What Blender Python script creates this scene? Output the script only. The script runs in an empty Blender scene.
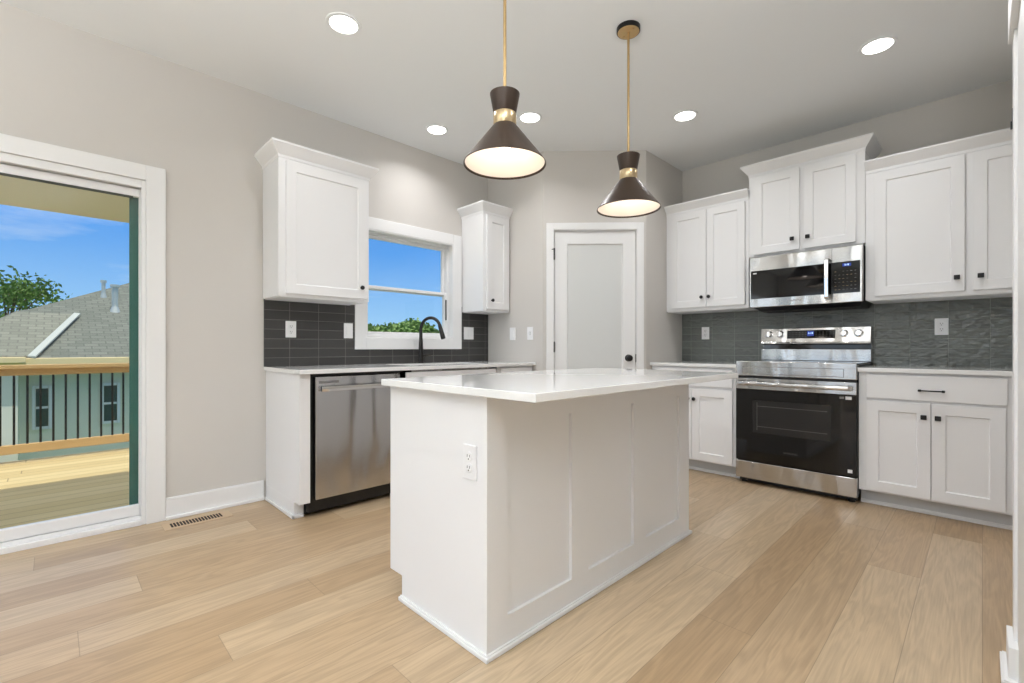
import bpy, bmesh, math, random
from mathutils import Vector, Matrix
random.seed(7)
C = bpy.context.scene.collection
S = bpy.context.scene

# ------------------------------------------------------------------ camera
F_PX, PHI, Y0, EYE = 465.15, 45.32, 347.5, 1.044
cd = bpy.data.cameras.new('camera'); cam = bpy.data.objects.new('camera', cd); C.objects.link(cam)
cd.sensor_fit = 'HORIZONTAL'; cd.sensor_width = 36; cd.lens = F_PX / 1024 * 36
cd.shift_y = (Y0 - 341.5) / 1024; cd.clip_start = .02; cd.clip_end = 500
cam.location = (0, 0, EYE); cam.rotation_euler = (math.radians(90), 0, math.radians(PHI))
S.camera = cam
S.view_settings.view_transform = 'Standard'; S.view_settings.look = 'None'
S.view_settings.gamma = 1; S.view_settings.use_curve_mapping = False
S.view_settings.exposure = -0.12

# ------------------------------------------------------------------ sky
W = bpy.data.worlds.new('world'); S.world = W; W.use_nodes = True
nt = W.node_tree; nt.nodes.clear()
def N(t, ty, **k):
    n = t.nodes.new(ty)
    for a, b in k.items():
        if a in n.inputs: n.inputs[a].default_value = b
        else: setattr(n, a, b)
    return n
tc = N(nt, 'ShaderNodeTexCoord'); sep = N(nt, 'ShaderNodeSeparateXYZ'); nt.links.new(tc.outputs['Generated'], sep.inputs[0])
rp = N(nt, 'ShaderNodeValToRGB'); nt.links.new(sep.outputs['Z'], rp.inputs[0])
e = rp.color_ramp.elements
e[0].position = 0.0; e[0].color = (.50, .74, .97, 1)
e[1].position = 1.0; e[1].color = (1, 1, 1, 1)
for q, col in ((.06, (.33, .61, .96, 1)), (.19, (.125, .385, .90, 1)), (.32, (.07, .29, .84, 1)), (.45, (.16, .38, .88, 1)), (.65, (.8, .88, 1, 1))):
    x = e.new(q); x.color = col
mp = N(nt, 'ShaderNodeMapping'); mp.inputs['Scale'].default_value = (2.2, 2.2, 11)
nt.links.new(tc.outputs['Generated'], mp.inputs[0])
cl = N(nt, 'ShaderNodeTexNoise', Scale=2.0, Detail=5.0, Roughness=.6); nt.links.new(mp.outputs[0], cl.inputs['Vector'])
cr = N(nt, 'ShaderNodeMapRange'); cr.inputs['From Min'].default_value = .52; cr.inputs['From Max'].default_value = .8; cr.inputs['To Max'].default_value = .45
nt.links.new(cl.outputs[0], cr.inputs[0])
mx = N(nt, 'ShaderNodeMixRGB'); mx.inputs['Color2'].default_value = (.85, .92, 1, 1)
nt.links.new(cr.outputs[0], mx.inputs[0]); nt.links.new(rp.outputs[0], mx.inputs['Color1'])
bg = N(nt, 'ShaderNodeBackground', Strength=1.12); nt.links.new(mx.outputs[0], bg.inputs[0])
wo = N(nt, 'ShaderNodeOutputWorld'); nt.links.new(bg.outputs[0], wo.inputs[0])

# sun: near noon, leaning over the house onto the deck
sl = bpy.data.lights.new('sun', 'SUN'); sl.energy = 3.6; sl.angle = math.radians(.6); sl.color = (1, .94, .84)
so = bpy.data.objects.new('sun', sl); C.objects.link(so)
so.rotation_euler = Vector((-.28, .0, -.96)).to_track_quat('-Z', 'Y').to_euler()

# fill lamps at the unseen windows and rear door added behind the camera
def area(name, loc, target, sx, sy, power, color=(1, .97, .93)):
    l = bpy.data.lights.new(name, 'AREA'); l.shape = 'RECTANGLE'; l.size = sx; l.size_y = sy; l.energy = power; l.color = color
    o = bpy.data.objects.new(name, l); C.objects.link(o); o.location = loc
    o.rotation_euler = (Vector(target) - Vector(loc)).to_track_quat('-Z', 'Y').to_euler(); return o
area('window_daylight', (-1.9, -4.45, 1.45), (-1.9, 0, 1.45), 2.2, 1.7, 15, (.88, .94, 1))
area('window_daylight', (1.6, -4.45, 1.45), (1.6, 0, 1.45), 2.2, 1.7, 13, (.88, .94, 1))
area('door_daylight', (-3.44, -2.9, 1.2), (0, -2.9, 1.2), 1.5, 1.9, 24, (.80, .90, 1))

CAN_POWER = 5.4
UPLIGHT_POWER = 145.0  # unseen uplights added for ceiling bounce
PENDANT_POWER = .65

# ------------------------------------------------------------------ materials
def sr(r, g, b):
    f = lambda v: (v / 255 / 12.92) if v / 255 <= .04045 else ((v / 255 + .055) / 1.055) ** 2.4
    return (f(r), f(g), f(b), 1)
def mat(name, col, rough=.5, metal=0, emit=None, es=0, **k):
    m = bpy.data.materials.new(name); m.use_nodes = True
    b = m.node_tree.nodes['Principled BSDF']
    b.inputs['Base Color'].default_value = col; b.inputs['Roughness'].default_value = rough; b.inputs['Metallic'].default_value = metal
    if emit: b.inputs['Emission Color'].default_value = emit; b.inputs['Emission Strength'].default_value = es
    for a, v in k.items(): b.inputs[a.replace('_', ' ')].default_value = v
    return m
def noisy(name, col, rough, amt=.04, scale=6, bump=0.0, bscale=200, metal=0, stretch=(1, 1, 1)):
    m = mat(name, col, rough, metal); t = m.node_tree; b = t.nodes['Principled BSDF']
    g = N(t, 'ShaderNodeNewGeometry'); mp = N(t, 'ShaderNodeMapping'); mp.inputs['Scale'].default_value = stretch
    t.links.new(g.outputs['Position'], mp.inputs[0])
    n = N(t, 'ShaderNodeTexNoise', Scale=scale, Detail=4.0); t.links.new(mp.outputs[0], n.inputs['Vector'])
    r = N(t, 'ShaderNodeMapRange'); r.inputs['To Min'].default_value = 1 - amt; r.inputs['To Max'].default_value = 1 + amt
    t.links.new(n.outputs[0], r.inputs[0])
    mu = N(t, 'ShaderNodeVectorMath', operation='SCALE'); mu.inputs[0].default_value = col[:3]; t.links.new(r.outputs[0], mu.inputs['Scale'])
    t.links.new(mu.outputs[0], b.inputs['Base Color'])
    if bump:
        n2 = N(t, 'ShaderNodeTexNoise', Scale=bscale, Detail=3.0); t.links.new(mp.outputs[0], n2.inputs['Vector'])
        bp = N(t, 'ShaderNodeBump', Strength=bump, Distance=.002); t.links.new(n2.outputs[0], bp.inputs['Height']); t.links.new(bp.outputs[0], b.inputs['Normal'])
    return m
M = {}
M['wall'] = noisy('wall_paint', sr(206, 202, 196), .75, .012, 2, .12, 260)
M['ceiling'] = noisy('ceiling_paint', sr(234, 236, 236), .85, .01, 2, .1, 150)
M['white'] = noisy('white_cabinet_paint', sr(236, 236, 236), .38, .008, 3)
M['trim'] = noisy('white_trim_paint', sr(235, 235, 234), .42, .008, 3)
M['vinyl'] = noisy('white_vinyl', sr(236, 236, 236), .35, .008, 3)
M['quartz'] = noisy('white_quartz', sr(236, 236, 234), .05, .015, 25)
M['black'] = mat('matte_black_metal', sr(26, 25, 25), .38, .3)
M['faucet'] = mat('dark_bronze_faucet', sr(52, 50, 48), .33, .6)
M['bronze'] = noisy('dark_bronze_shade', sr(66, 52, 42), .4, .06, 12, metal=.25)
M['brass'] = noisy('brushed_brass', sr(206, 184, 146), .3, .05, 40, metal=.95, stretch=(1, 1, 6))
M['brass2'] = noisy('aged_brass', sr(196, 166, 118), .35, .08, 60, metal=.8)
M['shade_in'] = mat('white_shade_lining', sr(250, 240, 228), .6)
M['bulb'] = mat('lit_bulb', (1, .9, .75, 1), .5, emit=(1, .86, .68, 1), es=1.6)
M['can'] = mat('lit_lens', (1, 1, 1, 1), .5, emit=(1, .96, .9, 1), es=9)
M['plate'] = mat('white_plastic', sr(238, 238, 238), .3)
M['slot'] = mat('dark_slot', sr(60, 58, 55), .6)
M['blackglass'] = mat('black_glass', sr(9, 9, 9), .06)
M['ovenwin'] = mat('oven_window_glass', sr(38, 37, 36), .1)
M['micwin'] = mat('microwave_window_glass', sr(26, 26, 27), .04)
M['darkplastic'] = mat('black_plastic', sr(16, 16, 16), .45)
M['display'] = mat('lit_display', sr(10, 25, 90), .3, emit=(.02, .12, .9, 1), es=.35)
M['digit'] = mat('lit_digits', (.5, .7, 1, 1), .4, emit=(.55, .8, 1, 1), es=1.5)
M['print'] = mat('grey_print', sr(130, 128, 126), .5)
M['logo'] = mat('dark_logo_print', sr(90, 88, 86), .5)
M['gold'] = mat('pale_key_print', sr(150, 130, 100), .5)
M['toe'] = mat('toe_kick_paint', sr(205, 206, 206), .5)
M['frost'] = mat('frosted_glass', sr(214, 216, 214), .22)
M['ventm'] = mat('wood_vent', sr(190, 166, 136), .5)
M['ventslot'] = mat('vent_opening', sr(38, 26, 18), .8)
M['greenframe'] = mat('dark_green_frame', sr(52, 104, 94), .35)
M['rubber'] = mat('dark_gasket', sr(70, 74, 72), .6)

def steel(name, axis, base=(.57, .56, .545, 1), rough=.17):
    m = mat(name, base, rough, 1); t = m.node_tree; b = t.nodes['Principled BSDF']
    g = N(t, 'ShaderNodeNewGeometry'); mp = N(t, 'ShaderNodeMapping')
    sc = [700, 700, 700]; sc[axis] = 6; mp.inputs['Scale'].default_value = sc
    t.links.new(g.outputs['Position'], mp.inputs[0])
    n = N(t, 'ShaderNodeTexNoise', Scale=1.0, Detail=2.0); t.links.new(mp.outputs[0], n.inputs['Vector'])
    mp2 = N(t, 'ShaderNodeMapping'); mp2.inputs['Scale'].default_value = (5, 5, 1.4); t.links.new(g.outputs['Position'], mp2.inputs[0])
    n2 = N(t, 'ShaderNodeTexNoise', Scale=1.0, Detail=1.0, Distortion=.5); t.links.new(mp2.outputs[0], n2.inputs['Vector'])
    ad = N(t, 'ShaderNodeMath', operation='MULTIPLY_ADD'); ad.inputs[1].default_value = 190.0; t.links.new(n2.outputs[0], ad.inputs[0]); t.links.new(n.outputs[0], ad.inputs[2])
    bp = N(t, 'ShaderNodeBump', Strength=.25, Distance=.0012); t.links.new(ad.outputs[0], bp.inputs['Height']); t.links.new(bp.outputs[0], b.inputs['Normal'])
    r = N(t, 'ShaderNodeMapRange'); r.inputs['To Min'].default_value = rough - .06; r.inputs['To Max'].default_value = rough + .08
    t.links.new(n.outputs[0], r.inputs[0]); t.links.new(r.outputs[0], b.inputs['Roughness'])
    return m
M['steel_h'] = steel('stainless_steel', 0)
M['steel_dw'] = steel('brushed_stainless_steel', 1, (.56, .555, .55, 1), .22)
M['chrome'] = mat('polished_steel', (.72, .71, .7, 1), .12, 1)

def glass_mat():
    m = bpy.data.materials.new('window_glass'); m.use_nodes = True; t = m.node_tree; t.nodes.clear()
    tr = N(t, 'ShaderNodeBsdfTransparent'); tr.inputs[0].default_value = (.97, .985, .98, 1)
    gl = N(t, 'ShaderNodeBsdfGlossy', Roughness=.0); fr = N(t, 'ShaderNodeLayerWeight', Blend=.5)
    pw = N(t, 'ShaderNodeMath', operation='POWER'); pw.inputs[1].default_value = 4; t.links.new(fr.outputs['Facing'], pw.inputs[0])
    mr = N(t, 'ShaderNodeMath', operation='MULTIPLY_ADD'); mr.inputs[1].default_value = .5; mr.inputs[2].default_value = .02; t.links.new(pw.outputs[0], mr.inputs[0])
    mi = N(t, 'ShaderNodeMixShader'); t.links.new(mr.outputs[0], mi.inputs[0]); t.links.new(tr.outputs[0], mi.inputs[1]); t.links.new(gl.outputs[0], mi.inputs[2])
    o = N(t, 'ShaderNodeOutputMaterial'); t.links.new(mi.outputs[0], o.inputs[0]); return m
M['glass'] = glass_mat()

def mathn(t, op, a, b=None, c=None):
    n = N(t, 'ShaderNodeMath', operation=op)
    for i, v in enumerate((a, b, c)):
        if v is None: continue
        if isinstance(v, (int, float)): n.inputs[i].default_value = v
        else: t.links.new(v, n.inputs[i])
    return n.outputs[0]

def plank_mat(name, wid, length, cols, along='Y', gap=.004, rough=.35, grain=1.0, gapdark=.45, bumpd=.0006, contrast=.16):
    m = mat(name, cols[0], rough); t = m.node_tree; b = t.nodes['Principled BSDF']; L = t.links
    g = N(t, 'ShaderNodeNewGeometry'); sp = N(t, 'ShaderNodeSeparateXYZ'); L.new(g.outputs['Position'], sp.inputs[0])
    U = sp.outputs['Y' if along == 'Y' else 'X']; V = sp.outputs['X' if along == 'Y' else 'Y']
    v = mathn(t, 'DIVIDE', V, wid); row = mathn(t, 'FLOOR', v); fv = mathn(t, 'SUBTRACT', v, row)
    wn = N(t, 'ShaderNodeTexWhiteNoise', noise_dimensions='1D'); L.new(row, wn.inputs['W'])
    u = mathn(t, 'ADD', mathn(t, 'DIVIDE', U, length), mathn(t, 'MULTIPLY', wn.outputs['Value'], 7.0))
    col = mathn(t, 'FLOOR', u); fu = mathn(t, 'SUBTRACT', u, col)
    cx = N(t, 'ShaderNodeCombineXYZ'); L.new(row, cx.inputs[0]); L.new(col, cx.inputs[1])
    w2 = N(t, 'ShaderNodeTexWhiteNoise', noise_dimensions='2D'); L.new(cx.outputs[0], w2.inputs['Vector'])
    rp = N(t, 'ShaderNodeValToRGB'); e = rp.color_ramp.elements; e[0].color = cols[0]; e[1].color = cols[-1]
    for i, cc in enumerate(cols[1:-1]): x = e.new((i + 1) / (len(cols) - 1)); x.color = cc
    L.new(w2.outputs['Value'], rp.inputs[0])
    # grain coordinates, shifted for every plank
    gc = N(t, 'ShaderNodeCombineXYZ'); L.new(mathn(t, 'MULTIPLY', V, 9.0), gc.inputs[0]); L.new(mathn(t, 'MULTIPLY', U, .9), gc.inputs[1])
    L.new(mathn(t, 'MULTIPLY', w2.outputs['Value'], 37.0), gc.inputs[2])
    n1 = N(t, 'ShaderNodeTexNoise', Scale=1.3, Detail=3.0, Distortion=.6); L.new(gc.outputs[0], n1.inputs['Vector'])
    rings = mathn(t, 'SINE', mathn(t, 'MULTIPLY', n1.outputs[0], 46.0))
    fc = N(t, 'ShaderNodeCombineXYZ'); L.new(mathn(t, 'MULTIPLY', V, 160.0), fc.inputs[0]); L.new(mathn(t, 'MULTIPLY', U, 5.0), fc.inputs[1]); L.new(w2.outputs['Value'], fc.inputs[2])
    n2 = N(t, 'ShaderNodeTexNoise', Scale=1.0, Detail=3.0); L.new(fc.outputs[0], n2.inputs['Vector'])
    gr = mathn(t, 'ADD', mathn(t, 'MULTIPLY', rings, .26), mathn(t, 'MULTIPLY', mathn(t, 'SUBTRACT', n2.outputs[0], .5), 1.5))
    k = mathn(t, 'ADD', 1.0, mathn(t, 'MULTIPLY', gr, contrast * grain))
    # gaps
    d1 = mathn(t, 'MULTIPLY', mathn(t, 'MINIMUM', fv, mathn(t, 'SUBTRACT', 1.0, fv)), wid)
    d2 = mathn(t, 'MULTIPLY', mathn(t, 'MINIMUM', fu, mathn(t, 'SUBTRACT', 1.0, fu)), length)
    d = mathn(t, 'MINIMUM', d1, d2)
    mr = N(t, 'ShaderNodeMapRange'); mr.inputs['From Max'].default_value = gap / 2; mr.inputs['To Min'].default_value = gapdark; L.new(d, mr.inputs[0])
    kk = mathn(t, 'MULTIPLY', k, mr.outputs[0])
    mu = N(t, 'ShaderNodeVectorMath', operation='SCALE'); L.new(rp.outputs[0], mu.inputs[0]); L.new(kk, mu.inputs['Scale'])
    L.new(mu.outputs[0], b.inputs['Base Color'])
    bp = N(t, 'ShaderNodeBump', Strength=.5, Distance=bumpd); L.new(kk, bp.inputs['Height']); L.new(bp.outputs[0], b.inputs['Normal'])
    return m
M['floor'] = plank_mat('oak_planks', .195, 1.9, [sr(172, 147, 116), sr(183, 161, 131), sr(162, 136, 104), sr(190, 170, 142)], 'Y', .003, .36, 1.8)
M['deck'] = plank_mat('pale_deck_boards', .14, 3.6, [sr(206, 184, 132), sr(196, 174, 124), sr(212, 192, 142)], 'Y', .012, .7, .7, .35)
M['cedar'] = noisy('raw_lumber', sr(196, 162, 112), .7, .16, 3, stretch=(8, 1.2, 8))

def tile_mat(name, uax, u0, uw, z0, zh, col, grout, wave, rough):
    m = mat(name, col, rough); t = m.node_tree; b = t.nodes['Principled BSDF']; L = t.links
    g = N(t, 'ShaderNodeNewGeometry'); sp = N(t, 'ShaderNodeSeparateXYZ'); L.new(g.outputs['Position'], sp.inputs[0])
    u = mathn(t, 'DIVIDE', mathn(t, 'SUBTRACT', sp.outputs[uax], u0), uw); v = mathn(t, 'DIVIDE', mathn(t, 'SUBTRACT', sp.outputs['Z'], z0), zh)
    iu, iv = mathn(t, 'FLOOR', u), mathn(t, 'FLOOR', v); fu, fv = mathn(t, 'SUBTRACT', u, iu), mathn(t, 'SUBTRACT', v, iv)
    du = mathn(t, 'MULTIPLY', mathn(t, 'MINIMUM', fu, mathn(t, 'SUBTRACT', 1.0, fu)), uw)
    dv = mathn(t, 'MULTIPLY', mathn(t, 'MINIMUM', fv, mathn(t, 'SUBTRACT', 1.0, fv)), zh)
    d = mathn(t, 'MINIMUM', du, dv)
    isg = mathn(t, 'LESS_THAN', d, .0016)
    cx = N(t, 'ShaderNodeCombineXYZ'); L.new(iu, cx.inputs[0]); L.new(iv, cx.inputs[1])
    wn = N(t, 'ShaderNodeTexWhiteNoise', noise_dimensions='2D'); L.new(cx.outputs[0], wn.inputs['Vector'])
    k = mathn(t, 'ADD', .9, mathn(t, 'MULTIPLY', wn.outputs['Value'], .2))
    mu = N(t, 'ShaderNodeVectorMath', operation='SCALE'); mu.inputs[0].default_value = col[:3]; L.new(k, mu.inputs['Scale'])
    mi = N(t, 'ShaderNodeMixRGB'); L.new(isg, mi.inputs[0]); L.new(mu.outputs[0], mi.inputs['Color1']); mi.inputs['Color2'].default_value = grout
    L.new(mi.outputs[0], b.inputs['Base Color'])
    L.new(mathn(t, 'ADD', rough, mathn(t, 'MULTIPLY', isg, .5)), b.inputs['Roughness'])
    nn = N(t, 'ShaderNodeTexNoise', Scale=1.0, Detail=1.5); mp = N(t, 'ShaderNodeMapping')
    sc = [20, 20, 30]; mp.inputs['Scale'].default_value = sc
    ofs = N(t, 'ShaderNodeVectorMath', operation='MULTIPLY_ADD'); L.new(wn.outputs['Color'], ofs.inputs[0]); ofs.inputs[1].default_value = (.15, .15, .15); L.new(g.outputs['Position'], ofs.inputs[2])
    L.new(ofs.outputs[0], mp.inputs[0]); L.new(mp.outputs[0], nn.inputs['Vector'])
    edge = N(t, 'ShaderNodeMapRange'); edge.inputs['From Max'].default_value = .004; L.new(d, edge.inputs[0])
    hgt = mathn(t, 'ADD', mathn(t, 'MULTIPLY', nn.outputs[0], wave), mathn(t, 'MULTIPLY', edge.outputs[0], .0012))
    bp = N(t, 'ShaderNodeBump', Strength=1.0, Distance=1.0); L.new(hgt, bp.inputs['Height']); L.new(bp.outputs[0], b.inputs['Normal'])
    return m
M['tileL'] = tile_mat('charcoal_tile_satin', 'Y', .999, .206, .9055, .0667, sr(60, 59, 58), sr(116, 114, 110), .0006, .35)
M['tileR'] = tile_mat('charcoal_tile_wavy', 'X', .037, .2035, .9055, .0667, sr(108, 112, 107), sr(132, 134, 129), .014, .2)

def shingle_mat(name, cols):
    m = mat(name, cols[0], .9); t = m.node_tree; b = t.nodes['Principled BSDF']; L = t.links
    g = N(t, 'ShaderNodeNewGeometry'); sp = N(t, 'ShaderNodeSeparateXYZ'); L.new(g.outputs['Position'], sp.inputs[0])
    cx = N(t, 'ShaderNodeCombineXYZ'); L.new(sp.outputs['Y'], cx.inputs[0]); L.new(mathn(t, 'MULTIPLY', sp.outputs['X'], 1.1), cx.inputs[1])
    br = N(t, 'ShaderNodeTexBrick', Scale=1.0, offset=.5); br.inputs['Color1'].default_value = cols[0]; br.inputs['Color2'].default_value = cols[1]; br.inputs['Mortar'].default_value = cols[2]
    br.inputs['Brick Width'].default_value = .22; br.inputs['Row Height'].default_value = .14; br.inputs['Mortar Size'].default_value = .012
    L.new(cx.outputs[0], br.inputs['Vector']); L.new(br.outputs['Color'], b.inputs['Base Color']); return m
M['shingle'] = shingle_mat('grey_shingles', [sr(108, 112, 102), sr(124, 127, 117), sr(98, 102, 93)])
M['shingle2'] = shingle_mat('brown_grey_shingles', [sr(126, 127, 114), sr(140, 141, 127), sr(114, 115, 103)])
def siding_mat():
    m = mat('pale_batten_siding', sr(232, 229, 210), .8); t = m.node_tree; b = t.nodes['Principled BSDF']; L = t.links
    g = N(t, 'ShaderNodeNewGeometry'); sp = N(t, 'ShaderNodeSeparateXYZ'); L.new(g.outputs['Position'], sp.inputs[0])
    u = mathn(t, 'FRACT', mathn(t, 'DIVIDE', mathn(t, 'ADD', sp.outputs['Y'], sp.outputs['X']), .4)); near = mathn(t, 'LESS_THAN', u, .12)
    bp = N(t, 'ShaderNodeBump', Strength=1.0, Distance=.02); L.new(near, bp.inputs['Height']); L.new(bp.outputs[0], b.inputs['Normal']); return m
M['siding'] = siding_mat()
M['fascia'] = mat('cream_fascia', sr(244, 220, 168), .6)
M['porch'] = mat('blue_grey_metal', sr(128, 142, 150), .6)
M['flash'] = mat('metal_flashing', sr(196, 200, 192), .4, .3)
M['extglass'] = mat('dark_window_glass', sr(60, 78, 80), .1)
M['soffit'] = mat('tan_soffit', sr(222, 212, 178), .7)
M['grass'] = noisy('grass', sr(90, 120, 60), .9, .2, .8)
M['leaf'] = noisy('leaves', sr(104, 136, 62), .7, .35, 1.3)
M['leaf2'] = noisy('sunlit_leaves', sr(128, 156, 82), .7, .3, 1.1)  # paler green foliage colour
M['bark'] = noisy('bark', sr(96, 78, 60), .9, .2, 8)

# ------------------------------------------------------------------ mesh helpers
def link(o, label=None, cat=None, group=None, kind=None):
    if label: o['label'] = label
    if cat: o['category'] = cat
    if group: o['group'] = group
    if kind: o['kind'] = kind
    return o
def thing(name, label, cat, loc, group=None):
    o = bpy.data.objects.new(name, None); C.objects.link(o); o.empty_display_size = .05; o.location = loc
    return link(o, label, cat, group)
class MB:
    def __init__(s): s.bm = bmesh.new(); s.mats = []
    def mi(s, m):
        if m is None: return 0
        if m not in s.mats: s.mats.append(m)
        return s.mats.index(m)
    def face(s, vs, m=None):
        try: f = s.bm.faces.new(vs); f.material_index = s.mi(m); return f
        except ValueError: return None
    def box(s, x0, x1, y0, y1, z0, z1, m=None):
        x0, x1 = sorted((x0, x1)); y0, y1 = sorted((y0, y1)); z0, z1 = sorted((z0, z1))
        v = [s.bm.verts.new(p) for p in ((x0,y0,z0),(x1,y0,z0),(x1,y1,z0),(x0,y1,z0),(x0,y0,z1),(x1,y0,z1),(x1,y1,z1),(x0,y1,z1))]
        for q in ((3,2,1,0),(4,5,6,7),(0,1,5,4),(1,2,6,5),(2,3,7,6),(3,0,4,7)): s.face([v[i] for i in q], m)
        return s
    def hull8(s, pts, m=None):      # eight corners, bottom four then top four
        v = [s.bm.verts.new(p) for p in pts]
        for q in ((3,2,1,0),(4,5,6,7),(0,1,5,4),(1,2,6,5),(2,3,7,6),(3,0,4,7)): s.face([v[i] for i in q], m)
        return s
    def rings(s, rings, m=None, cap0=True, cap1=True, closed=True):
        R = [[s.bm.verts.new(p) for p in r] for r in rings]
        for a, b in zip(R, R[1:]):
            n = len(a)
            for i in range(n if closed else n - 1):
                s.face([a[i], a[(i+1) % n], b[(i+1) % n], b[i]], m)
        if cap0: s.face(R[0][::-1], m)
        if cap1: s.face(R[-1], m)
        return s
    def lathe(s, prof, center=(0,0,0), axis=(0,0,1), seg=32, m=None, cap0=True, cap1=True):
        ax = Vector(axis).normalized(); q = Vector((0,0,1)).rotation_difference(ax); c = Vector(center)
        s.rings([[tuple(c + q @ Vector((r*math.cos(2*math.pi*i/seg), r*math.sin(2*math.pi*i/seg), z))) for i in range(seg)] for r, z in prof], m, cap0, cap1)
        return s
    def cyl(s, a, b, r, seg=20, m=None, r2=None):
        a, b = Vector(a), Vector(b); return s.lathe([(r, 0), (r if r2 is None else r2, (b-a).length)], a, b-a, seg, m)
    def tube(s, pts, rad, seg=14, m=None):
        pts = [Vector(p) for p in pts]; rad = rad if isinstance(rad, list) else [rad]*len(pts); R = []
        up = None
        for i, p in enumerate(pts):
            t = (pts[min(i+1, len(pts)-1)] - pts[max(i-1, 0)]).normalized()
            if up is None: up = t.orthogonal().normalized()
            else: up = (up - t * up.dot(t)).normalized()
            w = t.cross(up)
            R.append([tuple(p + (up*math.cos(2*math.pi*k/seg) + w*math.sin(2*math.pi*k/seg))*rad[i]) for k in range(seg)])
        return s.rings(R, m)
    def build(s, name, m, parent=None, bevel=0.0, smooth=False, kind=None, xf=None, seg=2):
        bmesh.ops.recalc_face_normals(s.bm, faces=s.bm.faces[:])
        if xf:
            for v in s.bm.verts: v.co = xf(v.co)
            bmesh.ops.recalc_face_normals(s.bm, faces=s.bm.faces[:])
        me = bpy.data.meshes.new(name)
        o = bpy.data.objects.new(name, me); C.objects.link(o)
        if parent is not None:
            w = Vector((0,0,0)); p = parent
            while p is not None: w += p.location; p = p.parent
            for v in s.bm.verts: v.co -= w
            o.parent = parent
        if smooth:
            for f in s.bm.faces: f.smooth = True
        s.bm.to_mesh(me); s.bm.free()
        for mm in (s.mats if s.mats else [m]): me.materials.append(mm if mm else m)
        if smooth:
            me.set_sharp_from_angle(angle=math.radians(35))
        if bevel:
            b = o.modifiers.new('bevel', 'BEVEL'); b.width = bevel; b.segments = seg; b.limit_method = 'ANGLE'; b.angle_limit = math.radians(40)
        if kind: o['kind'] = kind
        return o
def box(name, m, x0, x1, y0, y1, z0, z1, parent=None, bevel=0, kind=None, label=None):
    o = MB().box(x0, x1, y0, y1, z0, z1).build(name, m, parent, bevel, kind=kind)
    if label: o['label'] = label
    return o
def copy_tree(o, parent=None):
    c = o.copy(); C.objects.link(c)
    if parent is not None: c.parent = parent
    for ch in list(o.children): copy_tree(ch, c)
    return c

XL, YR, ZC = -3.482, 4.442, 2.787
P1 = Vector((-2.745, 3.101)); P2 = Vector((-2.09, 3.737))
# local wall frames: u along the wall, d away from it
FL = lambda v: Vector((XL + v.y, v.x, v.z))       # left wall: u = Y
FR = lambda v: Vector((v.x, YR - v.y, v.z))       # range wall: u = X
DU = (P2 - P1).normalized(); DN = Vector((DU.y, -DU.x))
FD = lambda v: Vector((P1.x + DU.x*v.x + DN.x*v.y, P1.y + DU.y*v.x + DN.y*v.y, v.z))
FI = lambda v: Vector((v.x, v.y, v.z))

# ------------------------------------------------------------------ shell
def wall_holes(name, u0, u1, z0, z1, holes, thick, xf, m):
    b = MB(); us = sorted({u0, u1, *[h[0] for h in holes], *[h[1] for h in holes]})
    for a, c in zip(us, us[1:]):
        hs = sorted([(h[2], h[3]) for h in holes if h[0] <= a + 1e-6 and h[1] >= c - 1e-6]); z = z0
        for h0, h1 in hs:
            if h0 > z: b.box(a, c, -thick, 0, z, h0)
            z = h1
        if z < z1: b.box(a, c, -thick, 0, z, z1)
    bmesh.ops.remove_doubles(b.bm, verts=b.bm.verts[:], dist=1e-5)
    return b.build(name, m, xf=xf, kind='structure')
box('floor', M['floor'], XL-.02, 4.0, -4.7, YR+.1, -.1, 0, kind='structure')
box('ceiling', M['ceiling'], XL-.15, 4.15, -4.75, YR+.15, ZC, ZC+.1, kind='structure')
DOOR = (-1.42, .395, 0, 2.03); WIN = (1.79, 2.66, 1.125, 2.0); REAR = (-3.65, -2.15, 0, 2.1)
wall_holes('wall_left', -4.7, YR+.1, 0, ZC, [DOOR, WIN, REAR], .14, FL, M['wall'])
box('wall_range', M['wall'], XL, .5, YR, YR+.14, 0, ZC, kind='structure')
box('wall_return', M['wall'], XL, P1.x, 3.101, 3.2, 0, ZC, kind='structure')
box('wall_pantry_side', M['wall'], P2.x-.1, P2.x, P2.y, YR, 0, ZC, kind='structure')
LD = (P2-P1).length
wall_holes('wall_pantry', 0, LD, 0, ZC, [(.098, .824, 0, 2.084)], .1, FD, M['wall'])
box('wall_right', M['wall'], .335, .45, 2.25, YR, 0, ZC, kind='structure')
box('wall_stub', M['wall'], .086, .45, 1.35, 2.25, 0, ZC, kind='structure')
box('wall_side', M['wall'], 3.9, 4.02, -4.7, 1.35, 0, ZC, kind='structure')
box('wall_hall', M['wall'], .45, 4.02, 1.35, 1.47, 0, ZC, kind='structure')
wall_holes('wall_back', XL, 3.9, 0, ZC, [(-3.0, -.8, .55, 2.35), (.5, 2.7, .55, 2.35)], .14, lambda v: Vector((v.x, -4.5 + v.y, v.z)), M['wall'])
for k, (a, c) in enumerate(((-3.0, -.8), (.5, 2.7))):  # unseen back windows, added to go with the fill lamps
    b = MB()
    for q in ((a, a+.06, .55, 2.35), (c-.06, c, .55, 2.35), (a, c, .55, .61), (a, c, 2.29, 2.35), ((a+c)/2-.03, (a+c)/2+.03, .55, 2.35)): b.box(q[0], q[1], -4.6, -4.54, q[2], q[3])
    b.build('window_%d' % (k+2), M['vinyl'], kind='structure')
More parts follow.
